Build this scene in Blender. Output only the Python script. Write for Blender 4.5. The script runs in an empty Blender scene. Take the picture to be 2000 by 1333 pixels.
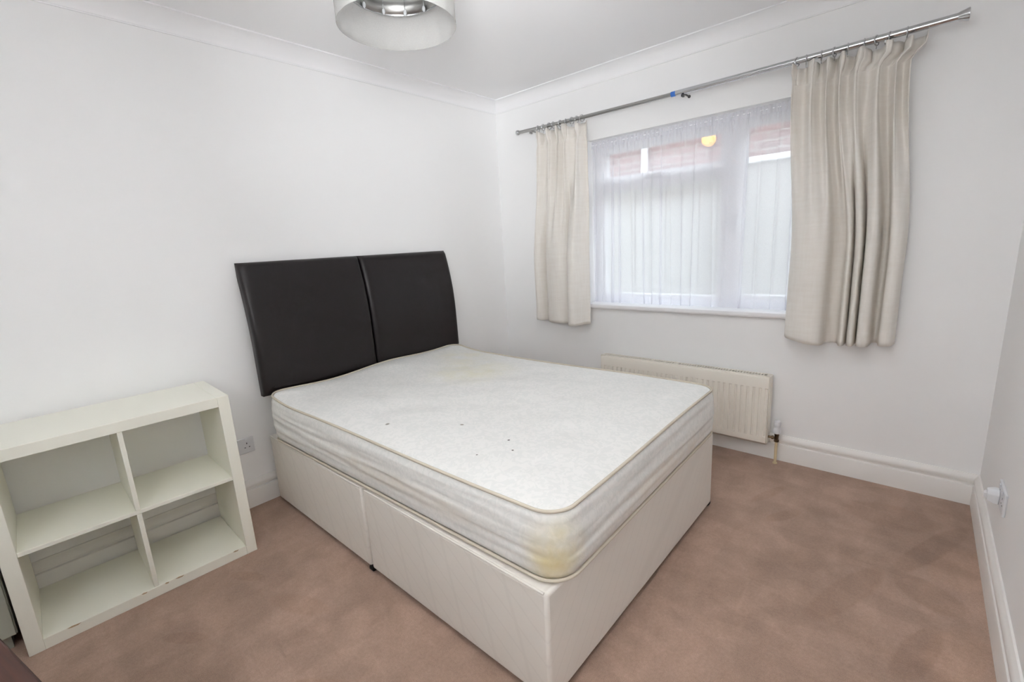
import bpy, bmesh, math, random
from mathutils import Vector, Matrix, noise
random.seed(7)
PI = math.pi
scene = bpy.context.scene
C = scene.collection

# ------------------------------------------------------------------ camera
cam_d = bpy.data.cameras.new('camera'); cam = bpy.data.objects.new('camera', cam_d); C.objects.link(cam)
cam_d.sensor_width = 36.0; cam_d.sensor_fit = 'HORIZONTAL'; cam_d.lens = 896.36 / 2000 * 36.0
cam_d.clip_start = 0.02
yaw, pitch, roll = -0.7309, -0.2075, -0.0553
fw = Vector((math.sin(yaw)*math.cos(pitch), math.cos(yaw)*math.cos(pitch), math.sin(pitch)))
rt = Vector((math.cos(yaw), -math.sin(yaw), 0)); up = rt.cross(fw)
r2 = rt*math.cos(roll) + up*math.sin(roll); u2 = up*math.cos(roll) - rt*math.sin(roll)
M = Matrix((r2, u2, -fw)).transposed().to_4x4(); M.translation = Vector((2.661, -2.9208, 1.3435))
cam.matrix_world = M
scene.camera = cam

# ------------------------------------------------------------------ sky, flash, exposure
SKY_STRENGTH = 5.2
EXPOSURE = 0.0
w = bpy.data.worlds.new('overcast_sky'); scene.world = w; w.use_nodes = True
bg = w.node_tree.nodes['Background']
bg.inputs[0].default_value = (0.86, 0.92, 1.0, 1); bg.inputs[1].default_value = SKY_STRENGTH
# the photographer's light, all from where the camera stands: most of it is bounced off the wall behind and the ceiling
def flash(name, loc, aim, spread, watts, size=0.3):
    fl = bpy.data.lights.new(name, 'AREA'); fl.shape = 'DISK'; fl.size = size; fl.energy = watts
    fl.color = (0.965, 0.985, 1.0); fl.spread = math.radians(spread)
    o = bpy.data.objects.new(name, fl); C.objects.link(o); o.location = loc
    o.rotation_euler = Vector(aim).to_track_quat('-Z', 'Y').to_euler()
flash('flash_to_rear_wall', (2.2, -3.2, 1.6), (0, -1, .3), 100, 26.0)
flash('flash_to_ceiling', (2.6, -2.95, 1.5), (-.5, .55, .9), 70, 17.0)
flash('flash_direct', (2.6, -2.95, 1.6), (-.65, .73, .2), 60, 4.5)
scene.cycles.use_light_tree = False; scene.cycles.max_bounces = 10; scene.cycles.diffuse_bounces = 9; scene.cycles.transparent_max_bounces = 8; scene.cycles.use_adaptive_sampling = True; scene.cycles.adaptive_threshold = 0.05; scene.cycles.adaptive_min_samples = 16; scene.cycles.caustics_reflective = False; scene.cycles.caustics_refractive = False
vs = scene.view_settings
vs.view_transform = 'Standard'; vs.look = 'None'; vs.gamma = 1.0; vs.use_curve_mapping = False; vs.exposure = EXPOSURE

# ------------------------------------------------------------------ materials
def lin(c):
    return tuple(((v/255)/12.92 if v/255 <= .04045 else ((v/255+.055)/1.055)**2.4) for v in c) + (1.0,)
def mat(name, rgb, rough=.6, metal=0, spec=.5, var=0, vscale=4, bump=0, bscale=60, bdist=.002, rgb2=None, stretch=(1,1,1), detail=3, sheen=0):
    m = bpy.data.materials.new(name); m.use_nodes = True
    nt = m.node_tree; b = nt.nodes['Principled BSDF']
    b.inputs['Base Color'].default_value = lin(rgb); b.inputs['Roughness'].default_value = rough
    b.inputs['Metallic'].default_value = metal; b.inputs['Specular IOR Level'].default_value = spec
    if sheen: b.inputs['Sheen Weight'].default_value = sheen
    tc = nt.nodes.new('ShaderNodeTexCoord'); mp = nt.nodes.new('ShaderNodeMapping'); mp.inputs['Scale'].default_value = stretch
    nt.links.new(tc.outputs['Object'], mp.inputs[0])
    if var or rgb2:
        n = nt.nodes.new('ShaderNodeTexNoise'); n.inputs['Scale'].default_value = vscale; n.inputs['Detail'].default_value = detail
        nt.links.new(mp.outputs[0], n.inputs['Vector'])
        cr = nt.nodes.new('ShaderNodeValToRGB'); cr.color_ramp.elements[0].position = .35; cr.color_ramp.elements[1].position = .65
        cr.color_ramp.elements[0].color = lin(rgb2) if rgb2 else tuple(x*(1-var) for x in lin(rgb)[:3]) + (1,)
        cr.color_ramp.elements[1].color = lin(rgb)
        nt.links.new(n.outputs['Fac'], cr.inputs[0]); nt.links.new(cr.outputs[0], b.inputs['Base Color'])
    if bump:
        n = nt.nodes.new('ShaderNodeTexNoise'); n.inputs['Scale'].default_value = bscale; n.inputs['Detail'].default_value = 2
        nt.links.new(mp.outputs[0], n.inputs['Vector'])
        bp = nt.nodes.new('ShaderNodeBump'); bp.inputs['Strength'].default_value = bump; bp.inputs['Distance'].default_value = bdist
        nt.links.new(n.outputs['Fac'], bp.inputs['Height']); nt.links.new(bp.outputs[0], b.inputs['Normal'])
    return m
def math_node(nt, op, a, b=None):
    n = nt.nodes.new('ShaderNodeMath'); n.operation = op
    for i, v in enumerate((a, b)):
        if v is None: continue
        if isinstance(v, (int, float)): n.inputs[i].default_value = v
        else: nt.links.new(v, n.inputs[i])
    return n.outputs[0]
def mix_col(nt, fac, a, b, blend='MIX'):
    n = nt.nodes.new('ShaderNodeMix'); n.data_type = 'RGBA'; n.blend_type = blend
    if isinstance(fac, (int, float)): n.inputs[0].default_value = fac
    else: nt.links.new(fac, n.inputs[0])
    for i, v in ((6, a), (7, b)):
        if isinstance(v, tuple): n.inputs[i].default_value = v
        else: nt.links.new(v, n.inputs[i])
    return n.outputs[2]
def spot_mask(nt, vec, centre, radius, soft=.5, squash=(1,1,1), rot=0):
    mp = nt.nodes.new('ShaderNodeMapping'); mp.vector_type = 'TEXTURE'
    mp.inputs['Location'].default_value = centre; mp.inputs['Scale'].default_value = tuple(radius*s for s in squash); mp.inputs['Rotation'].default_value = (0, 0, rot)
    nt.links.new(vec, mp.inputs[0])
    ln = nt.nodes.new('ShaderNodeVectorMath'); ln.operation = 'LENGTH'; nt.links.new(mp.outputs[0], ln.inputs[0])
    mr = nt.nodes.new('ShaderNodeMapRange'); mr.interpolation_type = 'SMOOTHSTEP'
    mr.inputs[1].default_value = 1.0; mr.inputs[2].default_value = 1.0 - soft
    nt.links.new(ln.outputs['Value'], mr.inputs[0])
    return mr.outputs[0]

wall_m = mat('wall_paint', (244, 244, 244), .75, spec=.25, var=.015, vscale=1.5, detail=0)
ceil_m = mat('ceiling_paint', (246, 246, 247), .85, spec=.15, var=.015, vscale=1.2, detail=0)
cove_m = mat('coving_paint', (246, 246, 247), .7, spec=.25, var=.01, vscale=3, detail=0)
trim_m = mat('trim_gloss', (238, 236, 233), .35, spec=.45, var=.02, vscale=6, detail=0)
upvc_m = mat('window_frame_white', (240, 240, 242), .35, spec=.45, bump=.02, bscale=12)
shelf_m = mat('shelf_white_foil', (236, 235, 223), .45, spec=.4, bump=.02, bscale=40)
leather_m = mat('dark_brown_leather', (26, 20, 21), .38, spec=.4, bump=.25, bscale=260, bdist=.0012, var=.15, vscale=30)
piping_m = mat('mattress_piping', (200, 191, 175), .8, spec=.1, bump=.2, bscale=300)
caster_m = mat('caster_black_plastic', (22, 20, 19), .5, bump=.05, bscale=40)
dustfelt_m = mat('base_underside_cloth', (70, 58, 50), .95, bump=.1, bscale=80)
rad_m = mat('radiator_enamel', (236, 231, 221), .4, spec=.45, bump=.02, bscale=20)
slot_m = mat('radiator_inside_dark', (62, 58, 50), .8, bump=.05)
chrome_m = mat('chrome', (205, 206, 208), .16, metal=1, bump=.01, bscale=60)
steel_m = mat('satin_steel', (176, 176, 174), .3, metal=1, bump=.02, bscale=80)
darkmetal_m = mat('dark_metal_bracket', (70, 70, 70), .4, metal=.8, bump=.05)
brass_m = mat('aged_brass_valve', (120, 100, 78), .4, metal=.9, var=.4, vscale=60, bump=.05)
pipe_m = mat('painted_pipe_cream', (214, 196, 160), .45, var=.1, vscale=30, bump=.05)
tape_m = mat('blue_tape', (64, 120, 205), .7, var=.15, vscale=60, bump=.1, bscale=100)
plastic_m = mat('white_socket_plastic', (220, 221, 224), .35, bump=.01)
hole_m = mat('socket_hole_dark', (40, 40, 44), .8, bump=.02)
wood_m = mat('mahogany_wood', (62, 28, 14), .6, rgb2=(46, 20, 10), vscale=6, stretch=(1, 14, 14), detail=6, bump=.05, bscale=30)
knob_m = mat('aged_brass_knob', (140, 110, 60), .35, metal=1, bump=.02)
cab_m = mat('cabinet_pale_laminate', (172, 174, 162), .5, bump=.03, bscale=60)
fence_m = mat('fence_pale_paint', (168, 164, 158), .8, var=.08, vscale=5, stretch=(3, 3, .4), bump=.15, bscale=30)
path_m = mat('concrete_path', (170, 168, 165), .9, var=.2, vscale=3, bump=.2, bscale=40)
crystal_m = mat('clear_bead', (245, 248, 250), .05, spec=.8, bump=.01); crystal_m.node_tree.nodes['Principled BSDF'].inputs['Transmission Weight'].default_value = .5
cord_m = mat('white_cord', (230, 230, 228), .6, bump=.05)

def carpet():
    m = mat('pink_brown_carpet', (150, 122, 108), .95, spec=.05); nt = m.node_tree; b = nt.nodes['Principled BSDF']
    tc = nt.nodes.new('ShaderNodeTexCoord'); v = tc.outputs['Object']
    def nz(scale, det, loc=(0,0,0), st=(1,1,1), rot=0, dist=0):
        mp = nt.nodes.new('ShaderNodeMapping'); mp.inputs['Location'].default_value = loc; mp.inputs['Scale'].default_value = st
        mp.inputs['Rotation'].default_value = (0, 0, rot); nt.links.new(v, mp.inputs[0])
        n = nt.nodes.new('ShaderNodeTexNoise'); n.inputs['Scale'].default_value = scale; n.inputs['Detail'].default_value = det
        n.inputs['Distortion'].default_value = dist; nt.links.new(mp.outputs[0], n.inputs['Vector']); return n.outputs['Fac']
    def ramp(f, a, bb, ca, cb):
        r = nt.nodes.new('ShaderNodeValToRGB'); r.color_ramp.elements[0].position = a; r.color_ramp.elements[1].position = bb
        r.color_ramp.elements[0].color = ca; r.color_ramp.elements[1].color = cb; nt.links.new(f, r.inputs[0]); return r.outputs[0]
    g = lambda x: (x, x, x, 1)
    big = ramp(nz(2.6, 3, dist=.6), .38, .62, lin((164, 137, 121)), lin((178, 150, 134)))
    # flattened pile left by the vacuum and by feet: broad soft strokes
    s1 = ramp(nz(3.2, 2, (1.3, .4, 0), (1, 2.6, 1), .9, .4), .46, .54, g(.945), g(1.02))
    s2 = ramp(nz(4.5, 2, (5.1, 2, 0), (2.4, 1, 1), .55, .3), .46, .54, g(.955), g(1.02))
    s3 = ramp(nz(11, 3, (2, 7, 0)), .35, .65, g(.95), g(1.03))
    fine = ramp(nz(420, 2), .3, .7, g(.82), g(1.12)); mid = ramp(nz(95, 3), .35, .65, g(.94), g(1.05))
    c = mix_col(nt, 1.0, big, s1, 'MULTIPLY'); c = mix_col(nt, 1.0, c, s2, 'MULTIPLY'); c = mix_col(nt, 1.0, c, s3, 'MULTIPLY'); c = mix_col(nt, 1.0, c, fine, 'MULTIPLY'); c = mix_col(nt, 1.0, c, mid, 'MULTIPLY')
    # single strokes where the pile lies the other way
    wob = nz(7, 3, (4, 4, 0))
    for (x, y, L, wd, rot, k) in ((2.81, -.53, .33, .05, 1.16, .87), (2.66, -.34, .2, .13, .2, .90), (2.80, -.86, .13, .09, -.6, .86), (2.77, -1.2, .2, .05, 1.27, .87), (2.57, -1.02, .28, .06, 1.2, .91), (2.18, -.45, .15, .03, 1.2, .93), (2.28, -.62, .12, .035, 1.0, .93), (2.9, -.62, .2, .1, 1.2, 1.09), (2.86, -1.15, .2, .08, 1.3, 1.07), (.77, -2.69, .1, .03, .65, .9), (.95, -2.35, .16, .05, .4, .94), (1.3, -2.55, .2, .06, .9, .94), (.6, -2.42, .1, .03, .5, .92)):
        f = spot_mask(nt, v, (x, y, 0), L, .3, (1, wd/L, 10), rot)
        f = math_node(nt, 'MINIMUM', math_node(nt, 'MULTIPLY', f, math_node(nt, 'MULTIPLY', wob, 1.9)), 1.0)
        c = mix_col(nt, f, c, mix_col(nt, 1.0, c, (k, k*.975, k*.95, 1), 'MULTIPLY'))
    nt.links.new(c, b.inputs['Base Color'])
    bp = nt.nodes.new('ShaderNodeBump'); bp.inputs['Strength'].default_value = .7; bp.inputs['Distance'].default_value = .004
    nt.links.new(nz(380, 3), bp.inputs['Height']); nt.links.new(bp.outputs[0], b.inputs['Normal'])
    b.inputs['Sheen Weight'].default_value = .15
    return m
carpet_m = carpet()

def ticking():
    """white damask mattress cloth with age stains"""
    m = mat('mattress_damask', (238, 237, 233), .8, spec=.15); nt = m.node_tree; b = nt.nodes['Principled BSDF']
    tc = nt.nodes.new('ShaderNodeTexCoord'); v = tc.outputs['Object']
    n = nt.nodes.new('ShaderNodeTexNoise'); n.inputs['Scale'].default_value = 34; n.inputs['Detail'].default_value = 2; n.inputs['Distortion'].default_value = 1.6; nt.links.new(v, n.inputs['Vector'])
    r = nt.nodes.new('ShaderNodeValToRGB'); r.color_ramp.elements[0].position = .47; r.color_ramp.elements[1].position = .53
    r.color_ramp.elements[0].color = lin((224, 224, 221)); r.color_ramp.elements[1].color = lin((230, 229, 226)); nt.links.new(n.outputs['Fac'], r.inputs[0])
    c = r.outputs[0]
    n2 = nt.nodes.new('ShaderNodeTexNoise'); n2.inputs['Scale'].default_value = 9; n2.inputs['Detail'].default_value = 4; nt.links.new(v, n2.inputs['Vector'])
    def stain(c, centre, rad, col, amt, soft=.9, sq=(1,1,1), noisy=True):
        f = spot_mask(nt, v, centre, rad, soft, sq)
        if noisy: f = math_node(nt, 'MULTIPLY', f, math_node(nt, 'MULTIPLY', math_node(nt, 'SUBTRACT', n2.outputs['Fac'], .25), 3.2))
        f = math_node(nt, 'MINIMUM', math_node(nt, 'MULTIPLY', f, amt), 1.0)
        return mix_col(nt, f, c, lin(col))
    c = stain(c, (1.985, -2.03, .50), .14, (205, 188, 128), .62)
    c = stain(c, (1.96, -2.01, .41), .12, (202, 182, 120), .5)
    c = stain(c, (2.0, -2.03, .545), .02, (206, 172, 84), .8)
    c = stain(c, (.75, -1.15, .62), .35, (222, 218, 196), .6)
    c = stain(c, (.45, -.95, .62), .28, (226, 222, 204), .55)
    c = stain(c, (1.2, -2.06, .5), .5, (214, 202, 184), .4, sq=(1.5, .3, .12))
    c = stain(c, (1.99, -1.3, .46), .5, (220, 206, 186), .4, sq=(.3, 1.4, .16))
    for (x, y, rr, col) in ((1.56, -1.742, .007, (70, 66, 60)), (1.636, -1.806, .006, (96, 92, 84)), (1.55, -1.9, .005, (120, 116, 108)), (1.034, -1.922, .012, (150, 146, 138)), (1.29, -1.732, .011, (150, 144, 134))):
        c = stain(c, (x, y, .625), rr, col, 1.0, .6, (1, 1, 6), False)
    nt.links.new(c, b.inputs['Base Color'])
    bp = nt.nodes.new('ShaderNodeBump'); bp.inputs['Strength'].default_value = .16; bp.inputs['Distance'].default_value = .002
    nt.links.new(n.outputs['Fac'], bp.inputs['Height']); nt.links.new(bp.outputs[0], b.inputs['Normal'])
    return m
ticking_m = ticking()

def base_cloth():
    m = mat('divan_cloth', (232, 227, 219), .75, spec=.2); nt = m.node_tree; b = nt.nodes['Principled BSDF']
    tc = nt.nodes.new('ShaderNodeTexCoord'); v = tc.outputs['Object']
    def wave(scale, rot):
        mp = nt.nodes.new('ShaderNodeMapping'); mp.inputs['Rotation'].default_value = rot; nt.links.new(v, mp.inputs[0])
        wv = nt.nodes.new('ShaderNodeTexWave'); wv.inputs['Scale'].default_value = scale; wv.inputs['Distortion'].default_value = .6; wv.inputs['Detail'].default_value = 1
        nt.links.new(mp.outputs[0], wv.inputs[0])
        r = nt.nodes.new('ShaderNodeValToRGB'); r.color_ramp.elements[0].position = 0; r.color_ramp.elements[1].position = .05
        nt.links.new(wv.outputs['Fac'], r.inputs[0]); return r.outputs[0]
    a = wave(6.5, (0, .95, .75)); d = wave(2.2, (.3, .2, .2))
    h = mix_col(nt, 1.0, a, d, 'MULTIPLY')
    c = mix_col(nt, h, lin((223, 218, 211)), lin((227, 222, 215)))
    n = nt.nodes.new('ShaderNodeTexNoise'); n.inputs['Scale'].default_value = 240; nt.links.new(v, n.inputs['Vector'])
    nt.links.new(c, b.inputs['Base Color'])
    bp = nt.nodes.new('ShaderNodeBump'); bp.inputs['Strength'].default_value = .08; bp.inputs['Distance'].default_value = .0015
    nt.links.new(h, bp.inputs['Height'])
    bp2 = nt.nodes.new('ShaderNodeBump'); bp2.inputs['Strength'].default_value = .15; bp2.inputs['Distance'].default_value = .001
    nt.links.new(n.outputs['Fac'], bp2.inputs['Height']); nt.links.new(bp.outputs[0], bp2.inputs['Normal']); nt.links.new(bp2.outputs[0], b.inputs['Normal'])
    return m
base_m = base_cloth()

def linen():
    m = mat('oatmeal_linen', (222, 213, 199), .9, spec=.1); nt = m.node_tree; b = nt.nodes['Principled BSDF']
    tc = nt.nodes.new('ShaderNodeTexCoord')
    def nz(st, sc):
        mp = nt.nodes.new('ShaderNodeMapping'); mp.inputs['Scale'].default_value = st; nt.links.new(tc.outputs['Object'], mp.inputs[0])
        n = nt.nodes.new('ShaderNodeTexNoise'); n.inputs['Scale'].default_value = sc; n.inputs['Detail'].default_value = 3; nt.links.new(mp.outputs[0], n.inputs['Vector']); return n.outputs['Fac']
    f = math_node(nt, 'MULTIPLY', math_node(nt, 'ADD', nz((1, 1, 8), 9), nz((9, 9, 1), 9)), .5)
    r = nt.nodes.new('ShaderNodeValToRGB'); r.color_ramp.elements[0].position = .38; r.color_ramp.elements[1].position = .62
    r.color_ramp.elements[0].color = lin((236, 231, 224)); r.color_ramp.elements[1].color = lin((240, 236, 230)); nt.links.new(f, r.inputs[0])
    nt.links.new(r.outputs[0], b.inputs['Base Color'])
    bp = nt.nodes.new('ShaderNodeBump'); bp.inputs['Strength'].default_value = .2; bp.inputs['Distance'].default_value = .002; nt.links.new(nz((1, 1, 1), 260), bp.inputs['Height']); nt.links.new(bp.outputs[0], b.inputs['Normal'])
    tr = nt.nodes.new('ShaderNodeBsdfTranslucent'); nt.links.new(r.outputs[0], tr.inputs[0])
    mx = nt.nodes.new('ShaderNodeMixShader'); mx.inputs[0].default_value = .12
    nt.links.new(b.outputs[0], mx.inputs[1]); nt.links.new(tr.outputs[0], mx.inputs[2]); nt.links.new(mx.outputs[0], nt.nodes['Material Output'].inputs[0])
    return m
linen_m = linen()

def sheer(name, rgb, clear, transl):
    m = bpy.data.materials.new(name); m.use_nodes = True; nt = m.node_tree
    nt.nodes.remove(nt.nodes['Principled BSDF'])
    tc = nt.nodes.new('ShaderNodeTexCoord'); n = nt.nodes.new('ShaderNodeTexNoise'); n.inputs['Scale'].default_value = 300; nt.links.new(tc.outputs['Object'], n.inputs['Vector'])
    d = nt.nodes.new('ShaderNodeBsdfDiffuse'); d.inputs[0].default_value = lin(rgb)
    t = nt.nodes.new('ShaderNodeBsdfTranslucent'); t.inputs[0].default_value = lin(rgb)
    p = nt.nodes.new('ShaderNodeBsdfTransparent')
    a = nt.nodes.new('ShaderNodeMixShader'); a.inputs[0].default_value = transl
    nt.links.new(d.outputs[0], a.inputs[1]); nt.links.new(t.outputs[0], a.inputs[2])
    e = nt.nodes.new('ShaderNodeMixShader')
    f = math_node(nt, 'ADD', math_node(nt, 'MULTIPLY', n.outputs['Fac'], .1), clear - .05)
    nt.links.new(f, e.inputs[0])
    nt.links.new(a.outputs[0], e.inputs[1]); nt.links.new(p.outputs[0], e.inputs[2]); nt.links.new(e.outputs[0], nt.nodes['Material Output'].inputs[0])
    return m
net_m = sheer('white_net_voile', (247, 247, 251), .38, .66)
shade_m = sheer('grey_organza', (184, 183, 180), .30, .4)

def glass():
    m = bpy.data.materials.new('window_glass'); m.use_nodes = True; nt = m.node_tree
    nt.nodes.remove(nt.nodes['Principled BSDF'])
    p = nt.nodes.new('ShaderNodeBsdfTransparent'); p.inputs[0].default_value = (.93, .95, .94, 1)
    g = nt.nodes.new('ShaderNodeBsdfGlossy'); g.inputs['Roughness'].default_value = .02
    a = nt.nodes.new('ShaderNodeMixShader'); a.inputs[0].default_value = .05
    nt.links.new(p.outputs[0], a.inputs[1]); nt.links.new(g.outputs[0], a.inputs[2]); nt.links.new(a.outputs[0], nt.nodes['Material Output'].inputs[0])
    return m
glass_m = glass()

def brick():
    m = mat('red_brick', (170, 100, 90), .9, spec=.1); nt = m.node_tree; b = nt.nodes['Principled BSDF']
    tc = nt.nodes.new('ShaderNodeTexCoord'); mp = nt.nodes.new('ShaderNodeMapping'); mp.inputs['Rotation'].default_value = (PI/2, 0, 0); nt.links.new(tc.outputs['Object'], mp.inputs[0])
    k = nt.nodes.new('ShaderNodeTexBrick'); k.inputs['Scale'].default_value = 1; k.inputs['Brick Width'].default_value = .225; k.inputs['Row Height'].default_value = .075; k.inputs['Mortar Size'].default_value = .008
    k.inputs['Color1'].default_value = lin((140, 96, 90)); k.inputs['Color2'].default_value = lin((120, 82, 78)); k.inputs['Mortar'].default_value = lin((150, 138, 130))
    nt.links.new(mp.outputs[0], k.inputs['Vector']); nt.links.new(k.outputs['Color'], b.inputs['Base Color'])
    bp = nt.nodes.new('ShaderNodeBump'); bp.inputs['Strength'].default_value = .5; bp.inputs['Distance'].default_value = .01; bp.invert = True
    nt.links.new(k.outputs['Fac'], bp.inputs['Height']); nt.links.new(bp.outputs[0], b.inputs['Normal'])
    return m
brick_m = brick()
def emit(name, rgb, s):
    m = mat(name, rgb, .4, bump=.02); b = m.node_tree.nodes['Principled BSDF']
    b.inputs['Emission Color'].default_value = lin(rgb); b.inputs['Emission Strength'].default_value = s; m.cycles.emission_sampling = 'NONE'; return m
amber_m = emit('amber_glow_glass', (255, 176, 80), 2.2)

# ------------------------------------------------------------------ mesh helpers
class MB:
    def __init__(s): s.v = []; s.f = []
    def add(s, vs, fs):
        o = len(s.v); s.v += [tuple(p) for p in vs]; s.f += [tuple(i+o for i in q) for q in fs]; return s
    def box(s, a, b):
        (x0, y0, z0), (x1, y1, z1) = a, b
        return s.add([(x0,y0,z0),(x1,y0,z0),(x1,y1,z0),(x0,y1,z0),(x0,y0,z1),(x1,y0,z1),(x1,y1,z1),(x0,y1,z1)],
                     [(0,3,2,1),(4,5,6,7),(0,1,5,4),(1,2,6,5),(2,3,7,6),(3,0,4,7)])
    def rings(s, rs, close=True, cap0=True, cap1=True):
        n = len(rs[0]); vs = [p for r in rs for p in r]; fs = []
        for i in range(len(rs)-1):
            for j in range(n if close else n-1):
                k = (j+1) % n; fs.append((i*n+j, i*n+k, (i+1)*n+k, (i+1)*n+j))
        if close and cap0: fs.append(tuple(range(n))[::-1])
        if close and cap1: fs.append(tuple((len(rs)-1)*n+j for j in range(n)))
        return s.add(vs, fs)
    def lathe(s, prof, centre=(0,0,0), axis='z', n=24, caps=True):
        rs = []
        for (r, h) in prof:
            ring = []
            for j in range(n):
                a = 2*PI*j/n; c, d = r*math.cos(a), r*math.sin(a)
                p = {'z': (c, d, h), 'x': (h, c, d), 'y': (d, h, c)}[axis]
                ring.append((centre[0]+p[0], centre[1]+p[1], centre[2]+p[2]))
            rs.append(ring)
        return s.rings(rs, True, caps, caps)
    def tube(s, pts, r, n=8, closed=False):
        P = [Vector(p) for p in pts]; rs = []; N = len(P); ref = None
        for i in range(N):
            t = (P[(i+1) % N]-P[i-1]) if closed else (P[min(i+1, N-1)]-P[max(i-1, 0)])
            t.normalize()
            if ref is None: ref = t.orthogonal()
            ref = (ref - t*ref.dot(t)).normalized(); b = t.cross(ref)
            rs.append([P[i]+(ref*math.cos(2*PI*j/n)+b*math.sin(2*PI*j/n))*r for j in range(n)])
        if closed: rs.append(rs[0]); return s.rings(rs, True, False, False)
        return s.rings(rs)
    def torus(s, c, R, r, axis='x', N=20, n=8):
        pts = []
        for i in range(N):
            a = 2*PI*i/N; p = {'x': (0, R*math.cos(a), R*math.sin(a)), 'z': (R*math.cos(a), R*math.sin(a), 0)}[axis]
            pts.append((c[0]+p[0], c[1]+p[1], c[2]+p[2]))
        return s.tube(pts, r, n, True)
    def sweep(s, prof, a, b, frame):
        """extrude a 2-D profile from a to b; frame(u, v) -> offset"""
        r0 = [Vector(a)+Vector(frame(*p)) for p in prof]; r1 = [Vector(b)+Vector(frame(*p)) for p in prof]
        return s.rings([r0, r1])
    def build(s, name, m, parent=None, bevel=0, smooth=40, seg=2, local=None):
        me = bpy.data.meshes.new(name); me.from_pydata(s.v, [], s.f); me.validate()
        bm = bmesh.new(); bm.from_mesh(me); bmesh.ops.remove_doubles(bm, verts=bm.verts, dist=1e-6); bmesh.ops.recalc_face_normals(bm, faces=bm.faces); bm.to_mesh(me); bm.free()
        if local is not None: me.transform(local)
        me.materials.append(m)
        if smooth:
            for p in me.polygons: p.use_smooth = True
            me.set_sharp_from_angle(angle=math.radians(smooth))
        o = bpy.data.objects.new(name, me); C.objects.link(o)
        if parent: o.parent = parent
        if bevel:
            bv = o.modifiers.new('bevel', 'BEVEL'); bv.width = bevel; bv.segments = seg; bv.limit_method = 'ANGLE'
            bv.harden_normals = False
        return o
def tag(o, label, cat, group=None, kind=None):
    if label: o['label'] = label
    if cat: o['category'] = cat
    if group: o['group'] = group
    if kind: o['kind'] = kind
    return o
def thing(name, label, cat, loc=(0,0,0), rz=0, group=None):
    o = bpy.data.objects.new(name, None); C.objects.link(o); o.location = loc; o.rotation_euler = (0, 0, rz); o.empty_display_size = .1
    return tag(o, label, cat, group)
def struct(o): o['kind'] = 'structure'; return o
def B(a, b): return MB().box(a, b)

W, D, H = 2.9677, 4.0, 2.4386
HS, CV = .1556, .0813

# ------------------------------------------------------------------ room shell
T = .25
WX0, WX1, WZ0, WZ1 = .845, 2.27, .878, 2.012       # window opening
struct(B((-T, -D-T, -.12), (W+T, T, 0)).build('floor', carpet_m, smooth=0))
struct(B((-T, -D-T, H), (W+T, T, H+.12)).build('ceiling', ceil_m, smooth=0))
struct(B((-T, -D-T, 0), (0, T, H)).build('wall_left', wall_m, smooth=0))
struct(B((W, -D-T, 0), (W+T, T, H)).build('wall_right', wall_m, smooth=0))
struct(B((0, -D-T, 0), (W, -D, H)).build('wall_front', wall_m, smooth=0))
wb = MB()
xs = [0, WX0, WX1, W]; zs = [0, WZ0, WZ1, H]
for i in range(3):
    for k in range(3):
        if (i, k) != (1, 1): wb.box((xs[i], 0, zs[k]), (xs[i+1], T, zs[k+1]))
struct(wb.build('wall_back', wall_m, smooth=0))

# coving: shallow concave quarter with a small fillet at both edges
# profile coordinates: (distance from wall, distance below ceiling)
cp = [(0, 0), (CV, 0), (CV, .006)] + [(CV-.003-(CV-.011)*math.sin(i/12*PI/2), .006+(CV-.012)*(1-math.cos(i/12*PI/2))) for i in range(13)] + [(.006, CV-.004), (.006, CV), (0, CV)]
def cove(n, a, b, nx, ny):
    struct(MB().sweep(cp, a, b, lambda u, v: (nx*u, ny*u, -v)).build('trim_%d' % n, cove_m, smooth=35))
cove(1, (0, 0, H), (0, -D, H), 1, 0); cove(2, (0, 0, H), (W, 0, H), 0, -1); cove(3, (W, 0, H), (W, -D, H), -1, 0); cove(4, (0, -D, H), (W, -D, H), 0, 1)
# skirting: flat board, bead groove, ogee lip
sk = [(0, 0), (.02, 0), (.02, .094), (.018, .100), (.007, .103), (.006, .112), (.016, .116), (.0185, .124), (.018, .136), (.012, .146), (.008, .152), (.006, HS), (0, HS)]
def skirt(side, a, b, nx, ny):
    struct(MB().sweep(sk, a, b, lambda u, v: (nx*u, ny*u, v)).build('baseboard_'+side, trim_m, smooth=35))
skirt('left', (0, 0, 0), (0, -D, 0), 1, 0); skirt('back', (0, 0, 0), (W, 0, 0), 0, -1); skirt('right', (W, 0, 0), (W, -D, 0), -1, 0); skirt('front', (0, -D, 0), (W, -D, 0), 0, 1)

# ------------------------------------------------------------------ window
win = bpy.data.objects.new('window_1', None); C.objects.link(win); win.location = ((WX0+WX1)/2, .13, WZ0); win['kind'] = 'structure'; win['label'] = 'white framed window with a top opening light, behind net curtain'
LW = Matrix.Translation(-Vector(win.location))
FY0, FY1 = .11, .175
fr = MB()
fr.box((WX0, FY0, WZ0), (WX0+.05, FY1, WZ1)); fr.box((WX1-.05, FY0, WZ0), (WX1, FY1, WZ1))
fr.box((WX0+.05, FY0, WZ0), (WX1-.05, FY1, WZ0+.055)); fr.box((WX0+.05, FY0, WZ1-.055), (WX1-.05, FY1, WZ1))
fr.build('window_frame', upvc_m, win, bevel=.004, local=LW)
MX0, MX1 = 1.735, 1.805; TZ0, TZ1 = 1.68, 1.735
B((MX0, FY0, WZ0+.055), (MX1, FY1, WZ1-.055)).build('mullion', upvc_m, win, bevel=.004, local=LW)
B((WX0+.05, FY0, TZ0), (MX0, FY1, TZ1)).build('transom', upvc_m, win, bevel=.004, local=LW)
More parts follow.
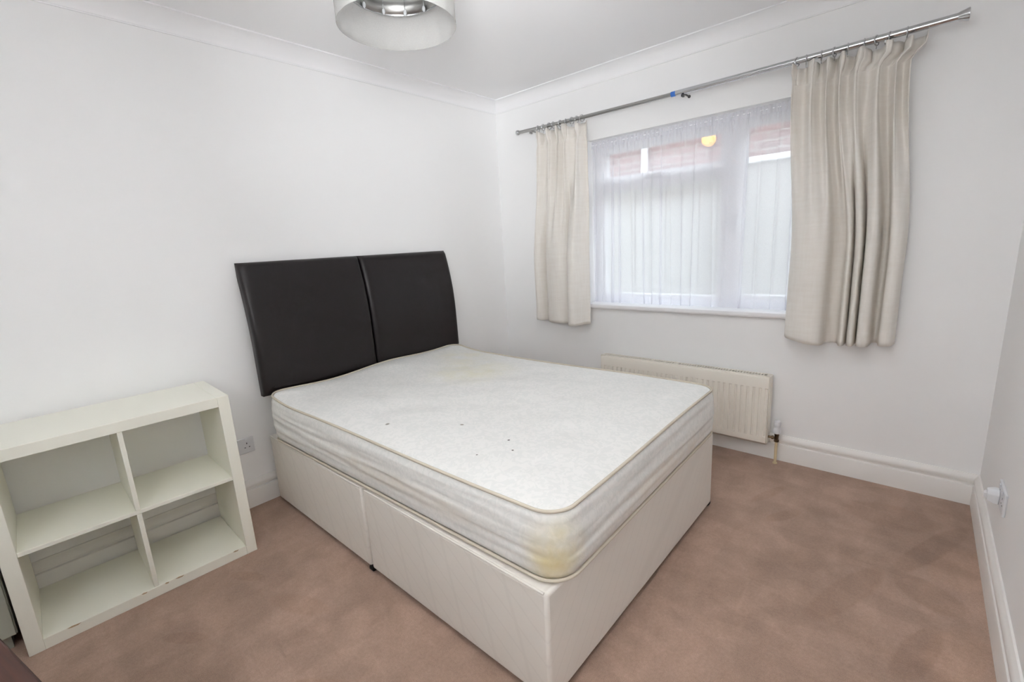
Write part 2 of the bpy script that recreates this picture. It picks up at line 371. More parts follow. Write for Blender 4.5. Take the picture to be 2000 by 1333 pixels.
def sash(x0, x1, z0, z1, fw_, name):
    m = MB(); y0, y1 = FY0-.012, FY1-.012
    m.box((x0, y0, z0), (x0+fw_, y1, z1)); m.box((x1-fw_, y0, z0), (x1, y1, z1)); m.box((x0+fw_, y0, z0), (x1-fw_, y1, z0+fw_)); m.box((x0+fw_, y0, z1-fw_), (x1-fw_, y1, z1))
    s = m.build(name, upvc_m, win, bevel=.003, local=LW)
    p = B((x0+fw_-.006, FY0+.025, z0+fw_-.006), (x1-fw_+.006, FY0+.045, z1-fw_+.006)).build('pane', glass_m, s, smooth=0, local=LW)
    return s
s1 = sash(WX0+.04, MX0+.008, TZ1-.012, WZ1-.045, .042, 'fanlight_sash')
MB().box((1.25, FY0-.03, TZ1+.002), (1.33, FY0-.012, TZ1+.024)).box((1.25, FY0-.05, TZ1+.006), (1.36, FY0-.03, TZ1+.02)).build('handle', upvc_m, s1, bevel=.003, local=LW)
s2 = sash(WX0+.04, MX0+.008, WZ0+.045, TZ0+.012, .03, 'fixed_light')
s3 = sash(MX1-.008, WX1-.04, WZ0+.045, WZ1-.045, .042, 'side_sash')
MB().box((MX1+.004, FY0-.03, 1.38), (MX1+.026, FY0-.012, 1.46)).box((MX1+.008, FY0-.05, 1.36), (MX1+.022, FY0-.03, 1.45)).build('handle', upvc_m, s3, bevel=.003, local=LW)
MB().lathe([(.006, -.052), (.006, -.049)], (MX1+.015, FY0, 1.44), 'y', 12).build('handle_lock', darkmetal_m, s3, local=LW)
sill = [(FY0+.01, 0), (FY0+.01, -.018), (-.03, -.018), (-.038, -.013), (-.042, -.003), (-.04, .012), (-.034, .017), (-.02, .018), (FY0+.01, .018)]
MB().sweep(sill, (WX0-.035, 0, WZ0-.008), (WX1+.035, 0, WZ0-.008), lambda u, v: (0, u, v)).build('window_sill', upvc_m, win, smooth=40, local=LW)

# ------------------------------------------------------------------ outside
struct(B((-5, T, -.4), (9, 7, -.3)).build('ground', path_m, smooth=0))
nb = B((-5, 2.2, -.3), (9, 2.5, 2.75)).build('brick_wall', brick_m, smooth=0); tag(nb, 'red brick wall of the house next door, seen through the net', 'wall')
nb['kind'] = 'structure'
dp = thing('downpipe', 'white vertical downpipe on the brick wall outside', 'pipe', (.245, 2.14, -.3))
MB().lathe([(.038, 0), (.038, 3.0)], (0, 0, 0), n=16).build('pipe', upvc_m, dp)
for z in (.9, 2.75): B((-.055, -.005, z), (.055, .045, z+.05)).build('pipe_clip', upvc_m, dp, bevel=.004)
fe = thing('garden_fence', 'pale painted board fence with a white capping rail outside the window', 'fence', (1.5, 1.2, -.3))
bd = None; i = 0; x = -4.0
while x < 4.0:
    if bd is None: bd = B((0, -.009, .1), (.142, .009, 2.16)).build('board', fence_m, fe, bevel=.003); o = bd
    else: o = bd.copy(); C.objects.link(o)
    o.location = (x, .004*(i % 2), 0); x += .148; i += 1
B((-4.05, -.05, 2.16), (4.05, .05, 2.205)).build('capping_rail', upvc_m, fe, bevel=.006)
for z in (.4, 1.75): B((-4.0, .02, z), (4.0, .06, z+.07)).build('rail', fence_m, fe, bevel=.004)
for x in (-4, -2, 0, 2, 3.9): B((x, .02, 0), (x+.09, .11, 2.16)).build('post', fence_m, fe, bevel=.004)
al = thing('amber_glow', 'small amber glow outside the window, built as a wall lamp', 'lamp', (.93, 2.2, 2.27))  # amber glow of unknown source, built here as a small lamp
B((-.05, -.03, -.06), (.05, 0, .06)).build('back_plate', darkmetal_m, al, bevel=.005)
MB().lathe([(.02, -.11), (.05, -.105), (.062, -.08), (.066, -.03)], (0, 0, 0), axis='y', n=20).build('glow_glass', amber_m, al)

# ------------------------------------------------------------------ net curtain
def net_curtain():
    x0, x1, z0, z1 = WX0+.006, WX1-.006, WZ0+.014, WZ1-.022
    N, K = 620, 26; m = MB(); vs = []; fs = []
    rnd = random.Random(3); ph = []; u = 0
    folds = []
    while u < 1:
        wd = rnd.uniform(.028, .085); folds.append((u, min(1, u+wd), rnd.uniform(.35, 1.0), rnd.uniform(-.6, .6))); u += wd
    for k in range(K+1):
        t = k/K; z = z1+(z0-z1)*t
        for i in range(N+1):
            u = i/N
            for (a, b, am, skw) in folds:
                if a <= u <= b+1e-9: break
            s = (u-a)/(b-a); amp = am*(.35+.65*min(1, t*3))
            yy = .052 - .02*amp*math.sin(PI*s)**2
            xx = x0+(x1-x0)*u + amp*.021*math.sin(2*PI*s) + skw*.05*t*math.sin(PI*s)
            if t < .06: yy += .004*math.sin(u*420)
            vs.append((min(max(xx, x0), x1), yy, z))
    n = N+1
    for k in range(K):
        for i in range(N): fs.append((k*n+i, k*n+i+1, (k+1)*n+i+1, (k+1)*n+i))
    t = thing('net_curtain', 'sheer white net curtain hanging in front of the window panes', 'curtain', ((x0+x1)/2, .05, z0))
    L = Matrix.Translation(-Vector(t.location))
    m.add(vs, fs).build('net_panel', net_m, t, smooth=80, local=L)
    hd = MB(); hv = []; hf = []
    for i in range(401):
        u = i/400; yy = .043+.004*math.sin(u*300)+.003*math.sin(u*117); xx = x0+(x1-x0)*u
        for zz in (z1+.016, z1+.004, z1-.012, z1-.028): hv.append((xx, yy + (.003 if zz in (z1+.004,) else 0), zz))
    for i in range(400):
        for j in range(3): hf.append((i*4+j, i*4+j+1, (i+1)*4+j+1, (i+1)*4+j))
    hd.add(hv, hf).build('gathered_heading', net_m, t, smooth=80, local=L)
    MB().tube([(x0-.004, .048, z1-.004), (x1+.004, .048, z1-.004)], .003, 6).build('curtain_wire', upvc_m, t, local=L)
    hm = MB(); hv = [vs[K*n+i] for i in range(n)]
    hm.add([(p[0], p[1]-.001, p[2]) for p in hv]+[(p[0], p[1]-.001, p[2]+.05) for p in hv], [(i, i+1, n+i+1, n+i) for i in range(N)]).build('hem', net_m, t, smooth=80, local=L)
net_curtain()

# ------------------------------------------------------------------ curtain pole and curtains
PY, PZ = -.1, 2.155
pole = thing('curtain_pole', 'long chrome telescopic curtain pole above the window', 'curtain pole', (1.5, 0, PZ))
LP = Matrix.Translation(-Vector(pole.location))
sag = lambda x: PZ - .012*max(0, 1-((x-1.5)/1.2)**2)
MB().tube([(.315+i*.12, PY, sag(.315+i*.12)) for i in range(11)], .0115, 16).build('pole_tube', steel_m, pole, local=LP)
MB().tube([(1.505+i*.1188, PY, sag(1.505+i*.1188)) for i in range(11)], .0148, 16).build('pole_sleeve', chrome_m, pole, local=LP)
MB().lathe([(.0125, 0), (.017, -.004), (.0185, -.012), (.0175, -.02), (.01, -.026), (.0, -.027)], (.318, PY, PZ), 'x', 18, False).build('finial', chrome_m, pole, local=LP)
MB().lathe([(.0155, -.012), (.018, -.006), (.020, .004), (.024, .016), (.025, .022), (.015, .024), (0, .024)], (2.69, PY, PZ), 'x', 18, False).build('finial', chrome_m, pole, local=LP)
tp = MB().tube([(1.478+i*.012, PY, sag(1.49)) for i in range(4)], .0142, 14).build('tape', tape_m, pole, local=LP); tp['label'] = 'strip of blue tape'
for x in (.43, 1.545, 2.45):
    z = sag(x)
    MB().lathe([(.009, 0), (.009, -.005), (.005, -.009), (.005, PY+.012)], (x, 0, z-.008), 'y', 14).box((x-.005, PY-.014, z-.028), (x+.005, PY+.014, z-.0155)).build('bracket', darkmetal_m if x == 1.545 else steel_m, pole, bevel=.001, local=LP)

def catmull(ps, n):
    out = []; m = len(ps)-1
    for i in range(n+1):
        t = i/n*m; k = min(int(t), m-1); f = t-k
        p0, p1, p2, p3 = ps[max(k-1, 0)], ps[k], ps[k+1], ps[min(k+2, m)]
        out.append(tuple(.5*((2*b)+(-a+c)*f+(2*a-5*b+4*c-d)*f*f+(-a+3*b-3*c+d)*f**3) for a, b, c, d in zip(p0, p1, p2, p3)))
    return out
def make_curtain(label, bottom, top_span, zt, zb_fun, nr, flare, seed):
    rnd = random.Random(seed)
    nb_ = len(bottom); N = 220
    fine = catmull(bottom, N*4); bl, br = bottom[0][0], bottom[-1][0]
    par = [.25*i/(N*4)+.75*(p[0]-bl)/(br-bl) for i, p in enumerate(fine)]      # keeps the folds hanging straight down
    bot = []; j = 0
    for i in range(N+1):
        while j < N*4-1 and par[j+1] < i/N: j += 1
        f = min(1, max(0, (i/N-par[j])/max(1e-6, par[j+1]-par[j])))
        bot.append(tuple(a+(b-a)*f for a, b in zip(fine[j], fine[j+1])))
    # gathered top: even spacing, alternating shallow pleats
    # gathered top: pinch pleats spaced along the heading tape
    top = []
    for i in range(N+1):
        u = i/N; q = u*nr+.18*math.sin(u*11+seed)
        top.append((top_span[0]+(top_span[1]-top_span[0])*u+.010*math.sin(2*PI*q+1.2), -.099-.032*math.sin(2*PI*q)-.010*math.sin(4*PI*q+.6)))
    K = 60; vs = []; fs = []
    for k in range(K+1):
        t = k/K
        e = min(1, max(0, (t-.05)/.62)); e = e*e*(3-2*e)
        for i in range(N+1):
            u = i/N; zb = zb_fun(u); z = zt+(zb-zt)*t
            x = top[i][0]*(1-e)+bot[i][0]*e; y = top[i][1]*(1-e)+bot[i][1]*e
            h = max(0, min(1, (.062-t)/.03))               # frill standing above the heading tape
            g = max(0, 1-abs(t-.065)/.03)
            y += (.010*math.sin(u*nr*4.3*PI+seed)+.006*math.sin(u*nr*9.1*PI))*h
            x += .006*math.sin(u*nr*4.3*PI+seed+1.4)*h
            y = y*(1-.45*g)-.099*.45*g                     # drawn in by the tape
            x += flare*max(0, h)**1.3*(u-.35)*1.5 if u > .35 else 0
            z += (.005*math.sin(u*nr*2*PI+.8)+.005*math.sin(u*31+seed))*h
            nn = noise.noise(Vector((x*7, z*2.2, seed)))
            y += nn*.008*min(1, t*3); x += noise.noise(Vector((u*9, z*1.7, seed+5)))*.006*min(1, t*3)
            if t > .945: y -= .003
            vs.append((x, min(y, -.012), z))
    n = N+1
    for k in range(K):
        for i in range(N): fs.append((k*n+i, k*n+i+1, (k+1)*n+i+1, (k+1)*n+i))
    cx = sum(b[0] for b in bottom)/nb_
    t = thing('curtain', label, 'curtain', (cx, -.08, zb_fun(.5)), group='pair of linen curtains')
    L = Matrix.Translation(-Vector(t.location))
    o = MB().add(vs, fs).build('curtain_panel', linen_m, t, smooth=80, local=L)
    so = o.modifiers.new('thickness', 'SOLIDIFY'); so.thickness = .003; so.offset = 0
    # heading tape stitched across the pleats
    ks = int(.067*K); row = vs[ks*n:ks*n+n]
    MB().add([(p[0], p[1]-.0025, p[2]+.003) for p in row]+[(p[0], p[1]-.0025, p[2]-.003) for p in row], [(i, i+1, n+i+1, n+i) for i in range(N)]).build('heading_seam', linen_m, t, smooth=80, local=L)
    ring = None
    cnt = 9
    for q in range(cnt):
        x = top_span[0]+.012+(top_span[1]-top_span[0]-.024)*q/(cnt-1) + rnd.uniform(-.008, .008)
        m = MB().torus((0, 0, 0), .0205, .0028, 'x', 20, 6).tube([(0, 0, -.02), (0, .004, -.026), (0, .002, -.034), (.002, -.004, -.036)], .0015, 6)
        if ring is None: ring = m.build('curtain_ring', chrome_m, t, local=None); rr = ring
        else: rr = ring.copy(); C.objects.link(rr)
        rr.location = Vector((x, PY, sag(x)-.0045))-Vector(t.location); rr.rotation_euler = (rnd.uniform(-.1, .1), 0, rnd.uniform(-.35, .35))
    return t
px2xL = lambda p: .384+(p-1046)*(.880-.384)/(1150-1046)
px2xR = lambda p: 2.127+(p-1530)*(2.596-2.127)/(1745-1530)
deep = lambda L, k: [(a, min(-.03, -.09+(b+.09)*k)) for a, b in L]
LB = [(1046,-.05),(1051,-.092),(1061,-.09),(1067,-.05),(1074,-.088),(1094,-.1),(1111,-.085),(1118,-.055),(1125,-.125),(1137,-.135),(1143,-.1),(1151,-.078)]
RB = [(1530,-.055),(1542,-.105),(1578,-.13),(1608,-.12),(1618,-.065),(1638,-.05),(1647,-.1),(1654,-.1),(1657,-.055),(1662,-.1),(1671,-.105),(1676,-.055),(1683,-.112),(1699,-.115),(1705,-.055),(1716,-.05),(1722,-.1),(1740,-.1),(1747,-.06)]
make_curtain('narrow gathered oatmeal linen curtain on the side nearest the bed', [(px2xL(a), b) for a, b in deep(LB, 2.1)], (.49, .885), 2.12, lambda u: .752-.008*u-.012*math.sin(u*PI), 5, 0.0, 1)
make_curtain('wide oatmeal linen curtain with deep folds, nearest the right wall', [(px2xR(a), b) for a, b in deep(RB, 1.85)], (2.09, 2.535), 2.122, lambda u: .772-.03*min(1, u*3)+.036*max(0, u-.4), 7, .05, 2)

# ------------------------------------------------------------------ divan base
BX0, BX1, BY0, BY1, BH, BZ = .0748, 1.979, -2.0631, -.7237, .3934, .022
bed = thing('divan_base', 'cream cloth divan bed base in two sections on black casters', 'bed base', ((BX0), (BY0+BY1)/2, 0), -.0046)
by = (BY1-BY0)/2
split = 1.022-BX0
sec = []
for (a, b) in ((0, split-.006), (split+.006, BX1-BX0)):
    s = B((a, -by, BZ), (b, by, BH)).build('base_section', base_m, bed, bevel=.012, seg=3)
    u_ = B((a+.02, -by+.02, BZ-.006), (b-.02, by-.02, BZ+.02)).build('underside_cloth', dustfelt_m, s, smooth=0)
    # piped top edge
    for q in (-1, 1): MB().tube([(a+.012, q*(by-.002), BH-.002), (b-.012, q*(by-.002), BH-.002)], .004, 8).build('edge_piping', base_m, s)
    for x in (a+.05, b-.022 if b > 1.2 else b-.05):
        for y in (-by+.04, by-.012):
            MB().lathe([(.006, -.014), (.018, -.013), (.022, -.006), (.022, .006), (.018, .013), (.006, .014)], (x, y, .022), 'y', 16).box((x-.008, y-.018, .02), (x+.008, y+.018, .034)).build('caster', caster_m, s, smooth=40)
    sec.append(s)
MB().box((split-.016, -by-.003, .010), (split+.016, -by+.02, .026)).build('link_clip', caster_m, bed, bevel=.002)

# ------------------------------------------------------------------ mattress
def mattress():
    L_, Wd, z0, z1 = 1.912, 1.332, BH+.006, .617
    t = thing('mattress', 'bare white damask mattress with a yellowed corner on the cream bed base', 'mattress', (0, 0, 0))
    ang = .0148; c0 = Vector((BX0, (BY0+BY1)/2-.006, 0))
    N = 44
    def perim(inset, rad):
        """rounded rectangle, list of (x, y, nx, ny) around the mattress"""
        pts = []; hx0, hx1, hy = .062+inset, L_-inset, Wd/2-inset; r = max(.005, rad-inset)
        cs = [(hx1-r, hy-r, 0), (hx0+r, hy-r, PI/2), (hx0+r, -hy+r, PI), (hx1-r, -hy+r, 3*PI/2)]
        for q in range(4):
            cx, cy, a0 = cs[q]
            for k in range(13):
                a = a0+k/12*PI/2; pts.append((cx+r*math.cos(a), cy+r*math.sin(a), math.cos(a), math.sin(a)))
            nx_, ny_, b0 = cs[(q+1) % 4]
            e = (cx+r*math.cos(a0+PI/2), cy+r*math.sin(a0+PI/2)); s = (nx_+r*math.cos(b0), ny_+r*math.sin(b0))
            for k in range(1, N):
                f = k/N; pts.append((e[0]+(s[0]-e[0])*f, e[1]+(s[1]-e[1])*f, math.cos(a0+PI/2), math.sin(a0+PI/2)))
        return pts
    def W2(x, y, z):
        c, s = math.cos(ang), math.sin(ang)
        return (c0.x+c*x-s*y, c0.y+s*x+c*y, z)
    def lift(x, y):        # gentle unevenness of the bottom and top edges
        return .004*math.sin(x*4.1+y*2)+.003*math.sin(y*5.3)+(.024+.007*math.sin(y*9+1))*math.exp(-((x-.05)/.16)**2)
    rad = .085
    base = perim(0, rad); rings = []
    zs_ = [(0.0, -.02), (0.0, -.004), (.015, .0)]
    def ring(h, off, wr=0):
        r = []
        for (x, y, nx, ny) in base:
            wv = noise.noise(Vector((x*1.7, y*1.7, h*9)))*wr*.55 + noise.noise(Vector((x*4.5, y*4.5, h*20+3)))*wr*.22
            corner = abs(nx*ny)*2; wv *= 1-.8*corner
            o = off+wv
            z = z0+(z1-z0)*h
            z += lift(x, y)*h
            r.append(W2(x+nx*o, y+ny*o, z))
        return r
    inner = perim(.05, rad)
    rings.append([W2(p[0], p[1], z0) for p in inner])
    for (h, off, wr) in [(0, -.012, 0), (.015, -.004, 0), (.05, .001, .002)]+[(.10+.03*i, .006+.010*math.sin((.10+.03*i)*PI), .004+.007*math.sin((.10+.03*i)*PI)) for i in range(27)]+[(.92, .006, .002), (.975, 0, 0), (1.0, -.006, 0)]:
        rings.append(ring(h, off, wr))
    body = MB(); body.rings(rings, True, True, False)
    o = body.build('side_panel', ticking_m, t, smooth=70)
    # quilted top
    tops = []
    def topz(x, y, edge):
        z = z1+lift(x, y)+.014*(1-math.exp(-edge*14))
        z += (.006+.007*max(0, 1-x/.9))*noise.noise(Vector((x*3.8, y*4.2, 1.7)))*min(1, edge*8)+.005*noise.noise(Vector((x*8, y*8, 4)))*min(1, edge*8)
        # shallow tuft hollows
        q = math.cos((x-.16)/.30*2*PI/1.0)*math.cos(y/.30*2*PI/1.0)
        z += .0028*q*min(1, edge*6)
        z += .010*math.exp(-((x-.06)/.12)**2)*min(1, edge*10)
        return z
    nr = 46; rs = []
    for k in range(nr+1):
        f = k/nr; ins = .006+(Wd/2-.02)*f**1.0
        if k == nr: ins = Wd/2-.012
        rr = max(rad-ins, .008)
        r = [W2(p[0], p[1], topz(p[0], p[1], ins-.006)) for p in perim(ins, rad)]
        rs.append(r)
    tm = MB(); tm.rings(rs, True, False, True)
    tm.build('top_panel', ticking_m, t, smooth=80)
    # piping along top and bottom seams
    MB().tube([W2(p[0]+p[2]*.001, p[1]+p[3]*.001, z1+lift(p[0], p[1])+.001) for p in base], .0055, 8, True).build('piping', piping_m, t, smooth=80)
    MB().tube([W2(p[0]+p[2]*.007, p[1]+p[3]*.007, z0+.006) for p in base], .0055, 8, True).build('piping', piping_m, t, smooth=80)
mattress()

# ------------------------------------------------------------------ headboard
def headboard():
    y0, y1, ym = -2.065, -.665, -1.371
    t = thing('headboard', 'dark brown faux leather headboard of two padded panels', 'headboard', (.06, (y0+y1)/2, 0))
    L = Matrix.Translation(-Vector(t.location))
    def prof(z):            # front face distance from the wall
        f = (z-.625)/(1.325-.625)
        return .118 - .012*f - .068*max(0, f-.35)**2/.65**2
    for (a, b) in ((y0, ym-.001), (ym+.001, y1)):
        m = MB(); rs = []; zz = [.618+i*(1.325-.618)/30 for i in range(31)]
        NY = 26
        def pad(y, z):      # cushioned edges
            e = min(y-a, b-y); ez = min(z-.618, 1.325-z)
            r = .026
            f = 0
            for q in (e, ez):
                if q < r: f += r-math.sqrt(max(0, r*r-(r-q)**2))
            return min(f, r)
        ys = [a+(b-a)*(.5-.5*math.cos(PI*i/NY)) for i in range(NY+1)]
        zz = [.618+(1.325-.618)*(.5-.5*math.cos(PI*i/34)) for i in range(35)]
        vs = []; fs = []
        for z in zz:
            for y in ys: vs.append((prof(z)-pad(y, z), y, z))
        n = NY+1
        for i in range(34):
            for j in range(NY): fs.append((i*n+j, i*n+j+1, (i+1)*n+j+1, (i+1)*n+j))
        o_ = len(vs)
        for z in zz:
            for y in ys: vs.append((max(.004, prof(z)-.058), y, z))
        for i in range(34):
            for j in range(NY): fs.append((o_+i*n+j, o_+(i+1)*n+j, o_+(i+1)*n+j+1, o_+i*n+j+1))
        for i in range(34):
            for j in (0, NY): fs.append((i*n+j, (i+1)*n+j, o_+(i+1)*n+j, o_+i*n+j))
        for j in range(NY):
            for i in (0, 34): fs.append((i*n+j, i*n+j+1, o_+i*n+j+1, o_+i*n+j))
        m.add(vs, fs).build('padded_panel', leather_m, t, smooth=60, local=L)
    for y in (-1.75, -1.0):
        B((.024, y-.03, .20), (.040, y+.03, 1.0)).build('strut', caster_m, t, bevel=.002, local=L)
headboard()

# ------------------------------------------------------------------ cube shelf
ks = thing('cube_shelf', 'white open cube shelf of four compartments against the left wall', 'shelf unit', (.046, -2.308, 0), -.03)
KD, KW, KH, KT = .392, .756, .7657, .043
def KB(x0, x1, y0, y1, z0, z1, name, bev=.0015): return B((x0, y0, z0), (x1, y1, z1)).build(name, shelf_m, ks, bevel=bev)
KB(0, KD, -KT, 0, 0, KH, 'side_panel'); KB(0, KD, -KW, -KW+KT, 0, KH, 'side_panel')
KB(0, KD-.0006, -KW+KT, -KT, KH-KT, KH-.0006, 'top_panel')
bp_ = KB(0, KD-.0006, -KW+KT, -KT, 0, KT, 'bottom_panel')
mz = KH/2
KB(.004, KD-.004, -KW+KT, -KT, mz-.008, mz+.008, 'shelf')
my = -KW/2
KB(.004, KD-.004, my-.008, my+.008, mz+.008, KH-KT, 'divider'); KB(.004, KD-.004, my-.008, my+.008, KT, mz-.008, 'divider')
chip_m = mat('bare_chipboard', (186, 164, 134), .9, var=.3, vscale=200, bump=.3, bscale=300)
for (yy, l) in ((-.085, .012), (-.30, .016), (-.345, .008), (-.42, .01), (-.63, .02)):
    m = MB(); pts = [(-l, 0), (-l*.3, .003), (l*.4, .0015), (l, .0008), (l*.5, -.004), (-l*.4, -.0035)]
    m.rings([[(KD-.0004+.0006*q, yy+p[0], KT-.002+p[1]) for p in pts] for q in (0, 1)]).build('chipped_edge', chip_m, bp_, smooth=0)

# ------------------------------------------------------------------ cabinet beyond the shelf
cb = thing('low_cabinet', 'pale grey cabinet just showing beyond the cube shelf, left edge', 'cabinet', (.022, -3.088, 0))
B((0, -.62, .06), (.30, 0, .74)).build('body', cab_m, cb, bevel=.002); B((.004, -.6, 0), (.28, -.02, .06)).build('plinth', cab_m, cb)
B((0, -.63, .74), (.325, .004, .765)).build('top_panel', cab_m, cb, bevel=.002)
for (a, b) in ((-.617, -.312), (-.308, -.003)):
    d = B((.30, a, .065), (.317, b, .735)).build('door', cab_m, cb, bevel=.002)
    yy = b-.03 if a < -.5 else a+.03
    MB().lathe([(.005, .317), (.005, .33), (.011, .336), (.011, .342), (.004, .345)], (0, yy, .62), 'x', 14).build('knob', steel_m, d)

# ------------------------------------------------------------------ wooden chest by the camera
ch = thing('wooden_chest', 'dark reddish brown wooden chest, corner showing at bottom left', 'chest', (1.568, -3.0189, 0), math.atan2(.0409, .1804))
B((-.5, -.46, .06), (.42, -.02, .722)).build('body', wood_m, ch, bevel=.003)
B((-.53, -.48, .722), (.45, 0, .75)).build('top', wood_m, ch, bevel=.004)
B((-.48, -.44, 0), (.4, -.04, .06)).build('plinth', wood_m, ch, bevel=.002)
for z in (.08, .295, .51):
    d = B((-.48, -.02, z), (.4, -.005, z+.2)).build('drawer', wood_m, ch, bevel=.003)
    for x in (-.27, .19): MB().lathe([(.006, -.005), (.006, .006), (.014, .012), (.014, .018), (.005, .022)], (x, 0, z+.1), 'y', 16).build('knob', knob_m, d)

# ------------------------------------------------------------------ radiator
def radiator():
    x0, x1, z0, z1, yb, yf = .982, 2.083, .112, .527, -.035, -.100
    t = thing('radiator', 'cream panel radiator under the window behind the bed', 'radiator', ((x0+x1)/2, -.06, z0))
    L = Matrix.Translation(-Vector(t.location))
    n = 33; xa, xb = x0+.012, x1-.012; p = (xb-xa)/n
    prof = [xa-.002]
    cols = [(x0+.004, yf+.010), (x0+.008, yf+.003)]
    for i in range(n):
        a = xa+i*p
        cols += [(a+p*.08, yf), (a+p*.60, yf), (a+p*.72, yf+.0065), (a+p*.96, yf+.0065)]
    cols += [(x1-.008, yf+.003), (x1-.004, yf+.010)]
    rows = [(z0, .012), (z0+.012, .002), (z0+.03, 0), (z0+.045, 0), (z0+.05, 1), (z1-.075, 1), (z1-.07, 0), (z1-.02, 0), (z1-.01, .002), (z1-.002, .010)]
    vs = []; fs = []
    for (z, mode) in rows:
        for (x, y) in cols:
            yy = y if mode == 1 else min(y, yf+.010 if x in (cols[0][0], cols[-1][0]) else yf) + (mode if mode != 0 else 0)
            vs.append((x, yy, z))
    nc = len(cols)
    for k in range(len(rows)-1):
        for i in range(nc-1): fs.append((k*nc+i, k*nc+i+1, (k+1)*nc+i+1, (k+1)*nc+i))
    o = MB().add(vs, fs).build('front_panel', rad_m, t, smooth=30, local=L)
    so = o.modifiers.new('thickness', 'SOLIDIFY'); so.thickness = .003; so.offset = 0
    MB().box((x0+.008, yb-.004, z0+.01), (x1-.008, yb, z1-.004)).build('back_panel', rad_m, t, local=L)
    B((x0+.02, yf+.02, z0+.02), (x1-.02, yb-.008, z1-.02)).build('convector_fins', slot_m, t, local=L)
    for xx in (x0, x1-.004): B((xx, yf+.006, z0+.008), (xx+.004, yb, z1+.001)).build('side_cover', rad_m, t, bevel=.0015, local=L)
    g = MB(); xm = (x0+x1)/2
    g.box((x0+.004, yf+.006, z1-.004), (x1-.004, yf+.016, z1+.002)); g.box((x0+.004, yb-.010, z1-.004), (x1-.004, yb, z1+.002))
    for a in (x0+.004, xm-.012, x1-.026): g.box((a, yf+.016, z1-.004), (a+.022, yb-.010, z1+.002))
    gr = g.build('top_grille', rad_m, t, bevel=.001, local=L)
    x = x0+.032; bar = None; k = 0
    s = MB()
    while x < x1-.03:
        if not (xm-.014 < x < xm+.012): s.box((x, yf+.016, z1-.004), (x+.006, yb-.010, z1+.001))
        x += .016
    sb = s.build('grille_bars', rad_m, gr, local=L); sb['kind'] = 'stuff'
    # thermostatic valve and tail pipe
    vx, vy = 2.127, -.07
    v = MB().lathe([(.007, -.045), (.007, .008)], (vx, vy, .158), 'x', 12).lathe([(.011, -.026), (.011, -.016)], (vx, vy, .158), 'x', 6).lathe([(.009, .135), (.010, .14), (.011, .17), (.012, .178), (.012, .188)], (vx, vy, 0), 'z', 14).lathe([(.013, .136), (.013, .15)], (vx, vy, 0), 'z', 6).build('valve_body', brass_m, t, smooth=35, local=L)
    MB().lathe([(.012, .186), (.0195, .19), (.021, .2), (.021, .216), (.016, .223), (.0155, .230), (.0185, .236), (.0195, .248), (.018, .262), (.009, .267)], (vx, vy, 0), 'z', 18).build('valve_head', plastic_m, t, smooth=40, local=L)
    MB().lathe([(.0075, 0), (.0075, .137)], (vx, vy, 0), 'z', 14).build('tail_pipe', pipe_m, t, local=L)
    MB().lathe([(.0075, 0), (.013, 0), (.012, .005), (.0075, .006)], (vx, vy, 0.0), 'z', 16).build('pipe_collar', pipe_m, t, local=L)
    for xx in (x0+.2, x1-.2): B((xx, yb, z0+.08), (xx+.03, -.001, z1-.05)).build('wall_bracket', rad_m, t, local=L)
radiator()

# ------------------------------------------------------------------ wall sockets
def socket(label, loc, rz, plug=False):
    """double socket; local +y out of the wall, x along it"""
    t = thing('wall_socket', label, 'socket', loc, rz)
    B((-.073, 0, -.043), (.073, .009, .043)).build('face_plate', plastic_m, t, bevel=.003)
    for sx in (-.036, .036):
        s = B((sx-.006 + (.024 if sx > 0 else -.024)*0, .009, .024), (sx+.006, .0125, .037)).build('switch', plastic_m, t, bevel=.001)
        for (dx, dz, w_, h_) in ((0, .012, .004, .008), (-.011, -.010, .0065, .004), (.011, -.010, .0065, .004)):
            B((sx+dx-w_/2, .0086, dz-h_/2), (sx+dx+w_/2, .0094, dz+h_/2)).build('pin_hole', hole_m, t, smooth=0)
    return t
socket('white double wall socket between the cube shelf and the bed', (0, -2.196, .354), -PI/2)
socket('white double wall socket with plug on the right hand wall', (W, -.655, .352), PI/2)
pg = thing('plug', 'white three pin plug in the socket on the right wall', 'plug', (W-.0095, -.619, .342), PI/2)
MB().rings([[(-.024*s, y, -.026*s), (.024*s, y, -.026*s), (.026*s, y, .008*s), (.012*s, y, .026*s), (-.012*s, y, .026*s), (-.026*s, y, .008*s)] for (y, s) in ((.0002, 1), (.012, 1), (.028, .8), (.032, .7))]).build('plug_body', plastic_m, pg, bevel=.002)
MB().rings([[(-.014*s, y, -.010*s-.004), (.014*s, y, -.010*s-.004), (.014*s, y, .012*s-.004), (-.014*s, y, .012*s-.004)] for (y, s) in ((.032, 1), (.04, .7))]).build('plug_grip', plastic_m, pg, bevel=.0015)

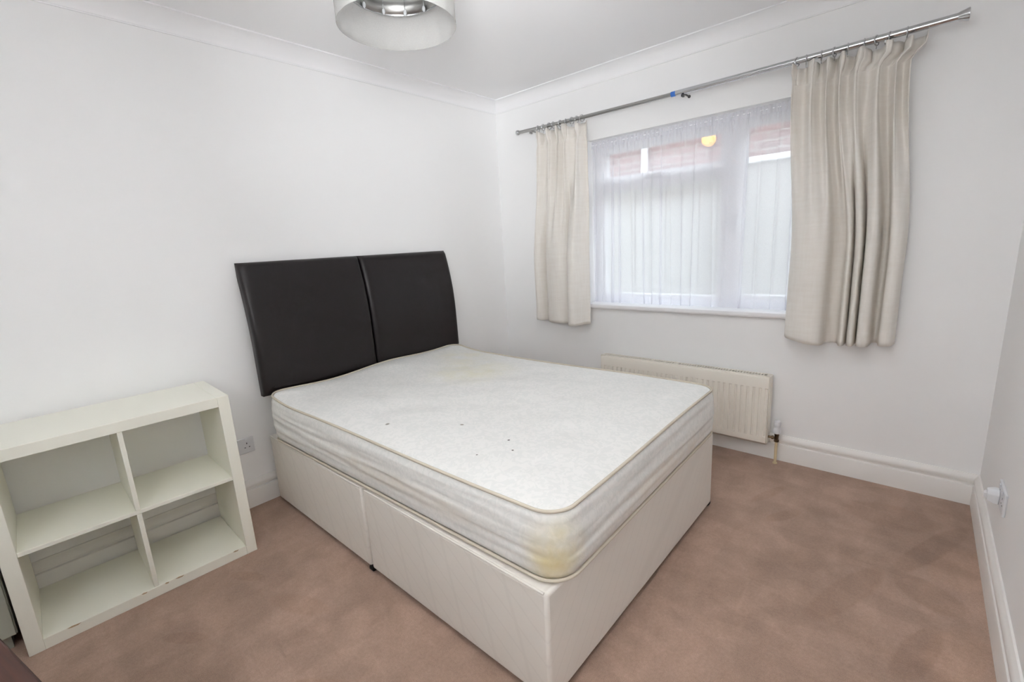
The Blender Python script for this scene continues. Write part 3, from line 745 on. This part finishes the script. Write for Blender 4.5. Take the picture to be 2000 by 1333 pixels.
# ------------------------------------------------------------------ pendant lamp
def pendant():
    cx, cy = 1.48, -2.0151
    t = thing('pendant_lamp', 'round grey organza pendant shade with a chrome inner ring', 'ceiling lamp', (cx, cy, H))
    z = lambda q: q-H
    def cyl(r, a, b, n=72, wav=0):
        m = MB(); rs = []
        for zz in (a, a+(b-a)*.25, a+(b-a)*.5, a+(b-a)*.75, b):
            rs.append([(math.cos(2*PI*j/n)*(r+wav*math.sin(j*5.1)), math.sin(2*PI*j/n)*(r+wav*math.sin(j*5.1)), z(zz)) for j in range(n)])
        return m.rings(rs, True, False, False)
    sh = cyl(.165, 1.966, 2.25, 96, .0008).build('outer_shade', shade_m, t, smooth=60)
    MB().torus((0, 0, z(2.25)), .1645, .0018, 'z', 72, 6).build('shade_ring', steel_m, sh)
    hm = MB().rings([[(math.cos(2*PI*j/96)*.1656, math.sin(2*PI*j/96)*.1656, z(q)) for j in range(96)] for q in (1.966, 1.976)], True, False, False).build('hem', shade_m, sh, smooth=60)
    inn = cyl(.13, 2.05, 2.2).build('inner_ring', steel_m, t, smooth=60)
    so = inn.modifiers.new('thickness', 'SOLIDIFY'); so.thickness = .0015; so.offset = -1
    for q in (2.05, 2.2): MB().torus((0, 0, z(q)), .13, .0025, 'z', 72, 6).build('rim', chrome_m, inn)
    drop = None
    for k in range(12):
        a = 2*PI*k/12+.18
        if drop is None:
            drop = MB().tube([(0, 0, .15), (0, 0, .0)], .0009, 6).build('wire', chrome_m, t); bead = MB().lathe([(.0005, -.010), (.004, -.007), (.0055, -.002), (.004, .004), (.0006, .008)], (0, 0, 0), 'z', 10).build('bead', crystal_m, drop)
            d = drop
        else:
            d = drop.copy(); C.objects.link(d); b = bead.copy(); C.objects.link(b); b.parent = d
        d.location = (.122*math.cos(a), .122*math.sin(a), z(2.055))
    sp = MB()
    for k in range(3):
        a = 2*PI*k/3
        sp.tube([(.02*math.cos(a), .02*math.sin(a), z(2.2)), (.13*math.cos(a), .13*math.sin(a), z(2.2)), (.164*math.cos(a), .164*math.sin(a), z(2.25))], .0016, 6)
    sp.torus((0, 0, z(2.2)), .021, .002, 'z', 24, 6).build('spider_frame', steel_m, t)
    MB().lathe([(.013, z(2.17)), (.0175, z(2.18)), (.0175, z(2.215)), (.012, z(2.24)), (.004, z(2.25))], n=18).build('lamp_holder', cord_m, t)
    MB().lathe([(.001, z(2.075)), (.014, z(2.08)), (.026, z(2.10)), (.029, z(2.12)), (.024, z(2.145)), (.014, z(2.165)), (.013, z(2.18))], n=20).build('bulb', mat('opal_bulb', (240, 240, 236), .3, bump=.01), t)
    MB().tube([(0, 0, z(2.245)), (0, 0, z(H-.02))], .003, 8).build('cord', cord_m, t)
    MB().lathe([(.006, z(H-.035)), (.03, z(H-.03)), (.045, z(H-.015)), (.047, z(H))], n=28).build('ceiling_rose', cord_m, t)
pendant()
